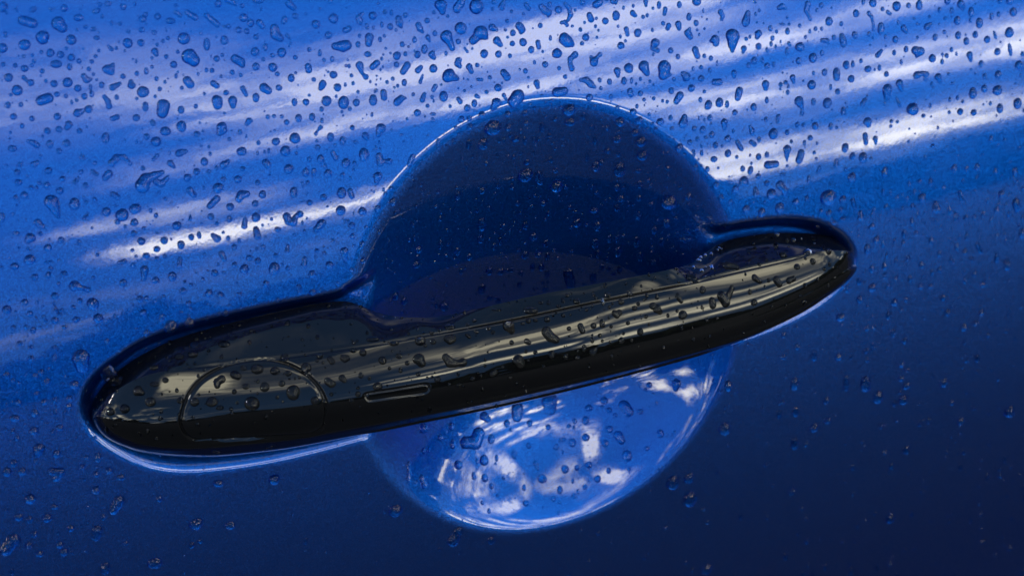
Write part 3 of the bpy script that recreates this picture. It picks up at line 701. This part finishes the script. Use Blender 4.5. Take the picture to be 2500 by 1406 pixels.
((1600, 500, 3.905), """210,860,30;250,930,25 260,1050,85,75 120,1055,30,45 15,990,45;50,1030,28 330,690,40;400,730,25 540,900,35;550,970,35
620,870,50;670,950,45;720,830,28;755,760,28 1150,710,40;1190,770,32 1270,725,35;1330,700,28 900,830,32,60 680,570,50;790,600,30 250,1175,30,50
450,810,55,75 940,690,35;1010,740,25 1080,720,35,45 1220,480,60,60 1450,450,70,70 1350,590,60,50 1500,540,60,60 1650,440,50,60 490,1095,32,50
940,930,60,55"""),
((180, 820, 3.5714), """445,635,90,85 670,575,95,75 560,480,50;600,500,30 705,420,85,40 800,385,60,45 1400,335,42;1440,360,32 1600,290,110,80
1755,305,85,65 1870,325,60,50 1300,370,40;1240,400,32;1245,450,28 1665,445,75,80 1815,415,55,50 1500,440,70,45 1400,485,45,45 1910,495,100,130
1205,575,100,80 1055,575,75,70 1555,590,130,110 320,660,80,60 1275,625,70,40 1480,280,60,40 930,560,60,60 2100,530,70,100 1040,160,80,60
1310,70,100,60 920,180,80,50 700,275,70,40 1840,190,85,60"""),
((800, 900, 2.7778), """1060,320,30;1085,340,22 1285,270,42;1285,320,38 1505,220,55;1510,270,42 930,500,38;1000,500,38;1020,440,42 1110,475,45,65
1215,370,40,50 850,510,40,65 885,650,55,50 1060,620,60,65 1145,605,22,50 1012,625,20,40 1265,580,35,65 1365,520,32,42 1412,640,18;1425,680,10
1370,370,35,50 1495,395,35,40 1750,350,42,60 1750,465,55,55 1660,500,45,60 1550,530,35,40 1635,388,32,32 1675,355,30,35 1770,265,50,42
1875,215,45,50 2010,250,38;2040,290,36 1970,450,32;1995,490,24 1910,410,45,50 1880,505,38,55 2030,590,60,80 1905,690,32,45 1770,650,48,50
1610,680,48,60 1690,670,32,42 1455,745,60,55 1830,745,50,50 2255,440,45,60 2365,100,32;2360,140,18 1065,740,45,50 1110,795,30,35 990,725,28,55
640,740,22;655,790,22 650,555,35,35 765,465,38,45 840,390,40,50 650,400,60,60 550,700,35,150 1575,820,35,60 1670,860,30,40 1745,800,30,40
1345,910,50,35 1530,880,30,40 1600,480,28,30 1575,480,15,40 1595,565,15,35 1240,415,18,28 2165,540,35,35 1910,280,38,40 1950,315,30,30
2180,110,35,45 2120,290,40,40 885,1100,30;850,1170,35 460,960,85,80 2340,770,70,100 2450,740,60,70 2455,880,75,100 1110,1160,45,60"""),
((0, 900, 2.7778), """230,420,55,60 405,400,55,45 100,335,75,45 265,540,38;255,580,25 385,575,50,60 350,695,28;410,700,30;380,740,25 50,700,50,70
150,695,50,60 95,640,40,60 205,880,75,75 370,935,55,40 125,1005,65,50 320,1010,55,70 200,1020,40,60 90,1160,48;40,1230,42 810,890,38;770,960,32
660,1090,34;650,1140,28 650,820,60,60 555,665,45,40 1480,775,70,50 1860,750,75,75 1080,880,40,50 1330,1050,80,85 1560,1060,80,55 1050,1315,100,75
715,1350,55,90 195,1195,50,50 405,1190,45,50 435,1240,50,60 270,1250,55,45 480,1080,50,50 230,1120,40,55 700,1005,35,50 1300,1195,35,50
1360,1165,35,40 850,1180,40,30 740,690,50,50 655,715,35,45 820,735,65,40 590,600,30,40 665,600,40,70 470,200,40,45 300,225,35,45 375,215,25,60
250,170,35,45 125,230,45,40 375,300,25,60 235,300,45,60 465,255,50,40 115,470,35,45"""),
((1600, 900, 2.7778), """495,115,45,80 945,100,50,90 1425,100,60,110 1160,215,40,55 950,290,38,70 470,405,65,90 945,505,45,85 1075,400,55,50
1510,190,60,90 1295,100,35,110 125,775,60,90 230,740,55,80 235,890,65,90 345,1355,60,65 1590,1010,50,60 1680,210,50,70 2400,290,60,70
1170,350,45,40 1665,65,40,40 1700,115,40,50 925,830,40,50 840,310,30,60 1955,95,50,60 2070,355,45,55 1700,550,40,60 1600,660,30,50
145,110,70,90 40,435,45,60"""),
]

def parse():
    out = []
    for (ox, oy, sc_), text in TILES:
        for tok in text.split():
            if ';' in tok:
                bl = [tuple(float(v) for v in b.split(',')) for b in tok.split(';')]
                bl = [(ox+x/sc_, oy+y/sc_, r/sc_) for x, y, r in bl]
                kind = 'chain'
            else:
                v = [float(t) for t in tok.split(',')]
                x, y, w, h = ox+v[0]/sc_, oy+v[1]/sc_, v[2]/sc_/2, v[3]/sc_/2
                t = R(v[4]) if len(v) > 4 else 0.0
                if w > h: major, minor, ang = w, h, t*-1
                else: major, minor, ang = h, w, math.pi/2 - t*-1 + 0.0
                # an oval is a short chain along its long side
                ex, ey = math.cos(ang), math.sin(ang)
                if len(v) > 4 and w <= h: ex, ey = math.sin(t), -math.cos(t)
                if len(v) > 4 and w > h: ex, ey = math.cos(t), (-math.sin(t) if t > 0 else math.sin(-t))
                k = (major-minor)
                bl = [(x, y, minor)] if k < 0.06*minor else [(x-ex*k, y-ey*k, minor*0.92), (x, y, minor), (x+ex*k, y+ey*k, minor*0.92)]
                kind = 'oval'
            cx = sum(b[0]*b[2]**2 for b in bl)/sum(b[2]**2 for b in bl)
            cy_ = sum(b[1]*b[2]**2 for b in bl)/sum(b[2]**2 for b in bl)
            area = sum(b[2]**2 for b in bl)*(1.0 if kind == 'oval' and len(bl) == 1 else 0.8)*math.pi
            ext = max(math.hypot(b[0]-cx, b[1]-cy_)+b[2] for b in bl)
            rr = max(b[2] for b in bl)
            if any(math.hypot(cx-o['x'], cy_-o['y']) < 0.75*(rr+o['rr'])*0.9 for o in out): continue
            out.append(dict(x=cx, y=cy_, bl=bl, kind=kind, area=area, ext=ext, rr=rr, elong=ext/rr))
    return out
DROPS = parse()

# one search tree over everything rain can sit on
def quads_to_list(q_): return q_.tolist()
allv = np.concatenate([pf, sf]); allq = np.concatenate([quad, hq+len(pf)])
mid = allv[allq[:, 0]]
mx_, my_ = project(mid)
keep = (mx_ > -760) & (mx_ < W+760) & (my_ > -560) & (my_ < H+560)
allq = allq[keep]
on_handle = allq[:, 0] >= len(pf)
used = np.unique(allq); rm = np.full(len(allv), -1); rm[used] = np.arange(len(used))
TREE = BVHTree.FromPolygons(allv[used].tolist(), rm[allq].tolist())
vn_all = np.concatenate([nf, snf])

def frame_at(px, py):
    d = ray(px, py)[0]
    hit, n, idx, dist = TREE.ray_cast(Vector(CAM), Vector(d))
    if hit is None: return None
    nn = vn_all[allq[idx]].mean(0); nn /= np.linalg.norm(nn)
    if nn@d > -0.12: return None
    return np.array(hit), nn, bool(on_handle[idx]), idx

def px_to_tangent(P, n, e1, e2, xs, ys):
    d = ray(np.asarray(xs), np.asarray(ys))
    t = ((P-CAM)@n)/(d@n)
    q_ = CAM + d*t[:, None] - P
    return q_@e1, q_@e2

def drape(P, n, e1, e2, u, v, h, rmax):
    """tangent-plane points laid on the surface and lifted by h along the local normal of the drop"""
    base = P + np.multiply.outer(u, e1) + np.multiply.outer(v, e2)
    lift = 2.2*rmax
    out = np.empty((len(u), 3)); off = np.zeros(len(u)); nv = Vector(-n)
    for i in range(len(u)):
        hit, _, _, dist = TREE.ray_cast(Vector(base[i]+n*lift), nv, lift*2.6)
        off[i] = lift-dist if hit is not None else np.nan
    bad = ~np.isfinite(off)
    if bad.all(): return None
    off[bad] = np.median(off[~bad])
    off = np.clip(off, -1.1*rmax, 1.1*rmax)
    return base + n*(off+h)[:, None], base + n*(off+3.0e-5)[:, None]

def field(bl, u, v, k):
    """smooth union of tapering capsules: (inside depth, local radius)"""
    fs_, rs = [], []
    if len(bl) == 1:
        x, y, r = bl[0]
        return r-np.hypot(u-x, v-y), np.full(u.shape, r)
    for (x0, y0, r0), (x1, y1, r1) in zip(bl[:-1], bl[1:]):
        ex, ey = x1-x0, y1-y0
        t = np.clip(((u-x0)*ex+(v-y0)*ey)/(ex*ex+ey*ey+1e-18), 0, 1)
        r = r0+(r1-r0)*t
        fs_.append(r-np.hypot(u-x0-t*ex, v-y0-t*ey)); rs.append(r)
    f = np.stack(fs_); r = np.stack(rs); m = f.max(0)
    w = np.exp((f-m)/k); ws = w.sum(0)
    return m+k*np.log(ws)-k*0.0, (w*r).sum(0)/ws

def dome(rho, contact):
    s, c = math.sin(contact), math.cos(contact)
    return (np.sqrt(np.maximum(1-(rho*s)**2, 0))-c)/s

def build_drop(d, rnd, fine):
    fr = frame_at(d['x'], d['y'])
    if fr is None: return None
    P, n, oh, idx = fr
    g = np.array([0, 0, -1.0]); g = g-(g@n)*n; g /= np.linalg.norm(g)
    e2 = -g; e1 = np.cross(e2, n)
    if e1@RT < 0: e1 = -e1
    if oh:
        if n@ray(d['x'], d['y'])[0] > -0.42: return None
        if d['kind'] == 'chain': d = dict(d, bl=[(d['x']+(x-d['x'])*0.72, d['y']+(y-d['y'])*0.72, r*0.92) for x, y, r in d['bl']])
    bx = [b[0] for b in d['bl']]; by = [b[1] for b in d['bl']]
    cu, cv = px_to_tangent(P, n, e1, e2, bx, by)
    # metres per pixel in the tangent plane (mean of both directions)
    tu, tv = px_to_tangent(P, n, e1, e2, [d['x']+1, d['x']], [d['y'], d['y']+1])
    s = math.sqrt(abs(tu[0]*tv[1]-tu[1]*tv[0]))
    if not (2e-5 < s < 1e-3): return None
    bl = [(cu[i], cv[i], d['bl'][i][2]*s) for i in range(len(cu))]
    rmax = max(b[2] for b in bl)
    contact = R(rnd.uniform(66, 86)) if not d.get('flat') else R(32)
    ph = [rnd.uniform(0, 6.283) for _ in range(4)]; am = rnd.uniform(0.02, 0.07)
    kk = 0.22*min(b[2] for b in bl)+1e-6
    star = len(bl) == 1 or d['kind'] == 'oval' or d['elong'] < 1.75
    def F_(u, v):
        f, r = field(bl, u, v, kk)
        th = np.arctan2(v, u)
        return f + rmax*am*(np.sin(2*th+ph[0])*0.5+np.sin(3*th+ph[1])*0.6+0.35*np.sin(5*th+ph[2])), r
    def height(u, v):
        f, r = F_(u, v)
        rho = np.clip(1-f/(r*(1+am)), 0, 1)
        h = r*dome(rho, contact)
        sag = 1+0.28*np.clip(-(v)/(rmax*1.3), -1, 1)*(0.4+0.6*min(1, rmax/0.0012))
        return h*sag
    if star:
        nth = (30 if fine else (14 if rmax > 0.0003 else 9)); nr = (9 if fine else 4 if rmax > 0.0003 else 3)
        th = np.linspace(0, 2*math.pi, nth, endpoint=False)
        lo, hi = np.zeros(nth), np.full(nth, rmax*4+max(math.hypot(b[0], b[1]) for b in bl))
        for _ in range(18):
            m = (lo+hi)/2; f, _r = F_(m*np.cos(th), m*np.sin(th))
            lo = np.where(f > 0, m, lo); hi = np.where(f > 0, hi, m)
        rad = lo
        rho = np.sin(np.linspace(0, 1, nr+1)[1:]*math.pi/2)
        u = np.concatenate([[0]]+[rad*q_*np.cos(th) for q_ in rho]); v = np.concatenate([[0]]+[rad*q_*np.sin(th) for q_ in rho])
        h = height(u, v); h[-nth:] = -0.00004
        faces = [(0, 1+i, 1+(i+1) % nth) for i in range(nth)]
        for k in range(nr-1):
            o1, o2 = 1+k*nth, 1+(k+1)*nth
            faces += [(o1+i, o2+i, o2+(i+1) % nth, o1+(i+1) % nth) for i in range(nth)]
    else:
        u0, u1 = min(b[0]-b[2] for b in bl), max(b[0]+b[2] for b in bl)
        v0, v1 = min(b[1]-b[2] for b in bl), max(b[1]+b[2] for b in bl)
        pad = rmax*0.25; st = max(min(b[2] for b in bl)*0.20, rmax*0.10, 0.00006) if fine else rmax*0.3
        us, vs_ = np.arange(u0-pad, u1+pad+st, st), np.arange(v0-pad, v1+pad+st, st)
        GU, GV = np.meshgrid(us, vs_, indexing='ij')
        f, _r = F_(GU, GV); ins = f > 0
        cell = ins[:-1, :-1] | ins[1:, :-1] | ins[1:, 1:] | ins[:-1, 1:]
        if cell.sum() < 4: return None
        ci, cj = np.nonzero(cell); m_ = len(vs_)
        qf = np.stack([ci*m_+cj, (ci+1)*m_+cj, (ci+1)*m_+cj+1, ci*m_+cj+1], 1)
        usd = np.unique(qf); rmp = np.full(GU.size, -1); rmp[usd] = np.arange(len(usd)); qf = rmp[qf]
        u, v, out = GU.ravel()[usd].copy(), GV.ravel()[usd].copy(), ~ins.ravel()[usd]
        e = st*0.05
        for _ in range(7):
            f0 = F_(u[out], v[out])[0]; fx = (F_(u[out]+e, v[out])[0]-f0)/e; fy = (F_(u[out], v[out]+e)[0]-f0)/e
            g2 = fx*fx+fy*fy+0.05; u[out] -= f0*fx/g2; v[out] -= f0*fy/g2
        h = height(u, v); h[out] = -0.00004
        faces = qf.tolist()
    pts = drape(P, n, e1, e2, u, v, h, rmax)
    if pts is None: return None
    pts, foot = pts
    nf_, nv_ = len(faces), len(pts)
    if star:                                            # the patch of paint the water stands on
        ring = 1+(nr-1)*nth; step_ = max(1, nr//2); o1 = 1+(nr-1-step_)*nth if nr > 1 else 1
        low = [(nv_, nv_+o1+i, nv_+o1+(i+1) % nth) for i in range(nth)]
        if o1 != ring: low += [(nv_+o1+i, nv_+ring+i, nv_+ring+(i+1) % nth, nv_+o1+(i+1) % nth) for i in range(nth)]
    else: low = [tuple(nv_+k for k in q_) for q_ in faces]
    return np.concatenate([pts, foot]), list(faces)+low, P, oh, rmax, nf_

rnd = random.Random(11)
DROPS.sort(key=lambda d: -d['area'])
IND = []
loose_v, loose_f, loose_m = [], [], []
def add_loose(res):
    b = len(loose_v); loose_v.extend(res[0].tolist()); loose_f.extend([tuple(b+i for i in q_) for q_ in res[1]])
    loose_m.extend([0]*res[5] + [2 if res[3] else 1]*(len(res[1])-res[5]))
for d in DROPS:
    big = len(IND) < 300 and -10 < d['x'] < W+10 and -10 < d['y'] < H+10
    res = build_drop(d, rnd, big or d['area'] > 150)
    if res is None: continue
    if big:
        d['res'] = res; IND.append(d)
    else: add_loose(res)

# fine spray between the surveyed drops
occ = [(d['x'], d['y'], d['ext']) for d in DROPS]
ox_, oy_, oe_ = (np.array([o[i] for o in occ]) for i in range(3))
def density(x, y):
    fr_line = 560 + (1250-x)*0.22                    # where the dense beading thins out
    d_ = 1.0 if y < fr_line else 0.75
    if y > 1000 and x < 1900: d_ = 0.3
    if y > 1060 and x > 1500: d_ = 0.55
    return d_
made = 0; tries = 0
while made < 3000 and tries < 26000:
    tries += 1
    x, y = rnd.uniform(-150, W+150), rnd.uniform(-120, H+120)
    if rnd.random() > density(x, y): continue
    if 1500 < made <= 1900: y = 1000-(x-300)*0.21 + rnd.uniform(-150, 90)       # more beads along the handle
    if 1900 < made <= 2350:                                                     # mist in the dark hollow
        x, y = rnd.uniform(900, 1740), rnd.uniform(280, 760)
    r = 1.5 + 3.6*rnd.random()**2.2 + (1.2 if (x > 1900 or x < 250) and rnd.random() < .4 else 0)
    if (np.hypot(ox_-x, oy_-y) < oe_+r+1.5).any(): continue
    stretch = rnd.uniform(0, 0.9)*r if rnd.random() < .6 else 0
    bl = [(x, y, r)] if stretch < 0.3 else [(x, y-stretch, r*.85), (x, y+stretch, r)]
    res = build_drop(dict(x=x, y=y, bl=bl, kind='oval', area=r*r*3, ext=r, rr=r, elong=1.2), rnd, False)
    if res is None: continue
    add_loose(res); made += 1
# the rain goes on past the edges of the frame
made = 0
while made < 900:
    x, y = rnd.uniform(-650, W+650), rnd.uniform(-450, H+450)
    if -25 < x < W+25 and -25 < y < H+25: continue
    made += 1
    r = 2.5 + 12*rnd.random()**2.5
    res = build_drop(dict(x=x, y=y, bl=[(x, y, r)], kind='oval', area=r*r*3, ext=r, rr=r, elong=1.0), rnd, r > 8)
    if res is not None: add_loose(res)

def water_mesh(name, v, f, mi):
    o = link_mesh(name, v, f, WATER)
    o.data.materials.append(PAINT_WET); o.data.materials.append(PLASTIC_WET)
    o.data.polygons.foreach_set('material_index', mi)
    return o
lo = water_mesh('fine_droplets', loose_v, loose_f, loose_m)
tag(lo, 'fine spray of tiny droplets scattered between the larger drops', 'water droplets', kind='stuff')

# ------------------------------------------------------------------ the 300 largest drops, each a thing of its own
HAND_ZONES = lambda x, y, cr: ('round lock cover' if 445 < x < 790 and y > 885 else
    ('ledge over the lock cover' if x < 790 else 'upper ledge of the grip' if x < 1700 else 'upper ledge of its right end') if y < cr-6 else
    'left tip by lock cover' if x < 445 else 'grip face near the lock cover' if x < 1060 else
    'middle of the grip face' if x < 1330 else 'grip face right of middle' if x < 1650 else 'face near the right end')
def zone(d, on_handle_):
    x, y = d['x'], d['y']
    if on_handle_:
        cr = float(np.interp(x, [p[0] for p in CC], [p[1] for p in CC]))
        return 'black handle', HAND_ZONES(x, y, cr)
    a, b = to_ab([x], [y]); cd = float(cup_d(a, b)[0][0])
    if cd > -0.001:
        if y > 850: return 'recess', 'lower scoop at left' if x < 1330 else 'lower scoop at right'
        if cd < 0.006: return 'recess', 'curved rim of the recess'
        if y < 420: return 'recess', 'dark hollow near upper rim'
        return 'recess', 'dark hollow, left half' if x < 1300 else 'dark hollow, right half'
    if y < 110: z = 'top edge at left' if x < 420 else 'top edge left of centre' if x < 900 else 'top edge above the recess' if x < 1420 else 'top edge right of centre' if x < 1950 else 'top edge at right'
    elif y < 250: z = 'pale streaks at upper left' if x < 330 else 'pale streaks left of centre' if x < 640 else 'pale streaks nearing the recess' if x < 960 else 'pale streaks above the recess' if x < 1300 else 'pale streaks over the right rim' if x < 1700 else 'paint right of the recess top' if x < 2060 else 'paint at upper right'
    elif x < 960 and y < 460: z = 'left edge above mid height' if x < 260 else 'paint far left of the rim' if x < 560 else 'paint left of the rim'
    elif x < 960 and y < 740: z = 'left edge at mid height' if x < 230 else 'paint by thin white streak' if x < 600 else 'corner left of the recess'
    elif x < 1300 and y < 460: z = 'paint touching the upper rim'
    elif x < 960 and y < 1120: z = 'paint beside the left tip' 
    elif x < 960: z = 'lower left paint'
    elif y > 860: z = 'bottom centre paint' if x < 1600 else 'lower right paint'
    elif x < 1900 and y < 480: z = 'paint right of the rim'
    elif y < 480: z = 'pale streaks far right' if x < 2200 else 'right edge above mid height'
    elif x < 2130: z = 'paint over the right end'
    else: z = 'paint right of the handle'
    return 'door', z
def shape(d):
    bl = d['bl']; r = [q[2] for q in bl]
    if len(bl) == 1: return 'round'
    span = sum(math.hypot(bl[i][0]-bl[i+1][0], bl[i][1]-bl[i+1][1]) for i in range(len(bl)-1))
    if d['kind'] == 'oval': return 'round' if span < 0.5*max(r) else 'oval' if span < 1.5*max(r) else 'long narrow'
    if len(bl) >= 4: return 'branching'
    if len(bl) == 3:
        a1 = math.atan2(bl[1][1]-bl[0][1], bl[1][0]-bl[0][0]); a2 = math.atan2(bl[2][1]-bl[1][1], bl[2][0]-bl[1][0])
        if abs((a2-a1+math.pi) % (2*math.pi)-math.pi) > 0.55: return 'bent'
        return 'tailed' if max(r) > 2*min(r) else 'lobed'
    if max(r) > 1.55*min(r): return 'teardrop'
    return 'peanut' if span > 1.2*max(r) else 'lumpy'
ORD = ['first', 'second', 'third', 'fourth', 'fifth', 'sixth', 'seventh', 'eighth', 'ninth', 'tenth', 'eleventh', 'twelfth', 'thirteenth',
       'fourteenth', 'fifteenth', 'sixteenth', 'seventeenth', 'eighteenth', 'nineteenth', 'twentieth']
classes = {}
for d in IND:
    d['zone'] = zone(d, d['res'][3]); d['shape'] = shape(d)
    classes.setdefault((d['zone'], d['shape']), []).append(d)
for ((where, z), sh), ds in classes.items():
    ds.sort(key=lambda q: q['x'])
    for i, d in enumerate(ds):
        if len(ds) == 1: tail = 'the only ' + sh + ' one'
        elif i == 0: tail = 'leftmost'
        elif i == len(ds)-1: tail = 'rightmost'
        else: tail = ORD[i] + ' ' + sh + ' from left'
        what = {'black handle': 'handle ', 'recess': '', 'door': ''}[where]
        if tail in ('rightmost', 'leftmost'): tail += ' ' + sh
        d['label'] = sh + ' water drop on the ' + what + z + ', ' + tail
        if sh == 'round' and len(ds) == 1: d['label'] = 'round water drop on the ' + what + z + ', the only round one'
for d in IND:
    if len(d['label'].split()) > 16: d['label'] = d['label'].replace('water drop on the', 'drop on')
GROUP = {'black handle': 'rain drops beaded on the black handle', 'recess': 'rain drops clinging inside the round recess', 'door': 'rain drops beaded on the blue door paint'}
for d in IND:
    pts, faces, P, oh, rm_, nf_ = d['res']
    o = water_mesh('water_drop', pts-P, faces, [0]*nf_ + [2 if oh else 1]*(len(faces)-nf_)); o.location = P
    tag(o, d['label'], 'water drop', GROUP[d['zone'][0]])
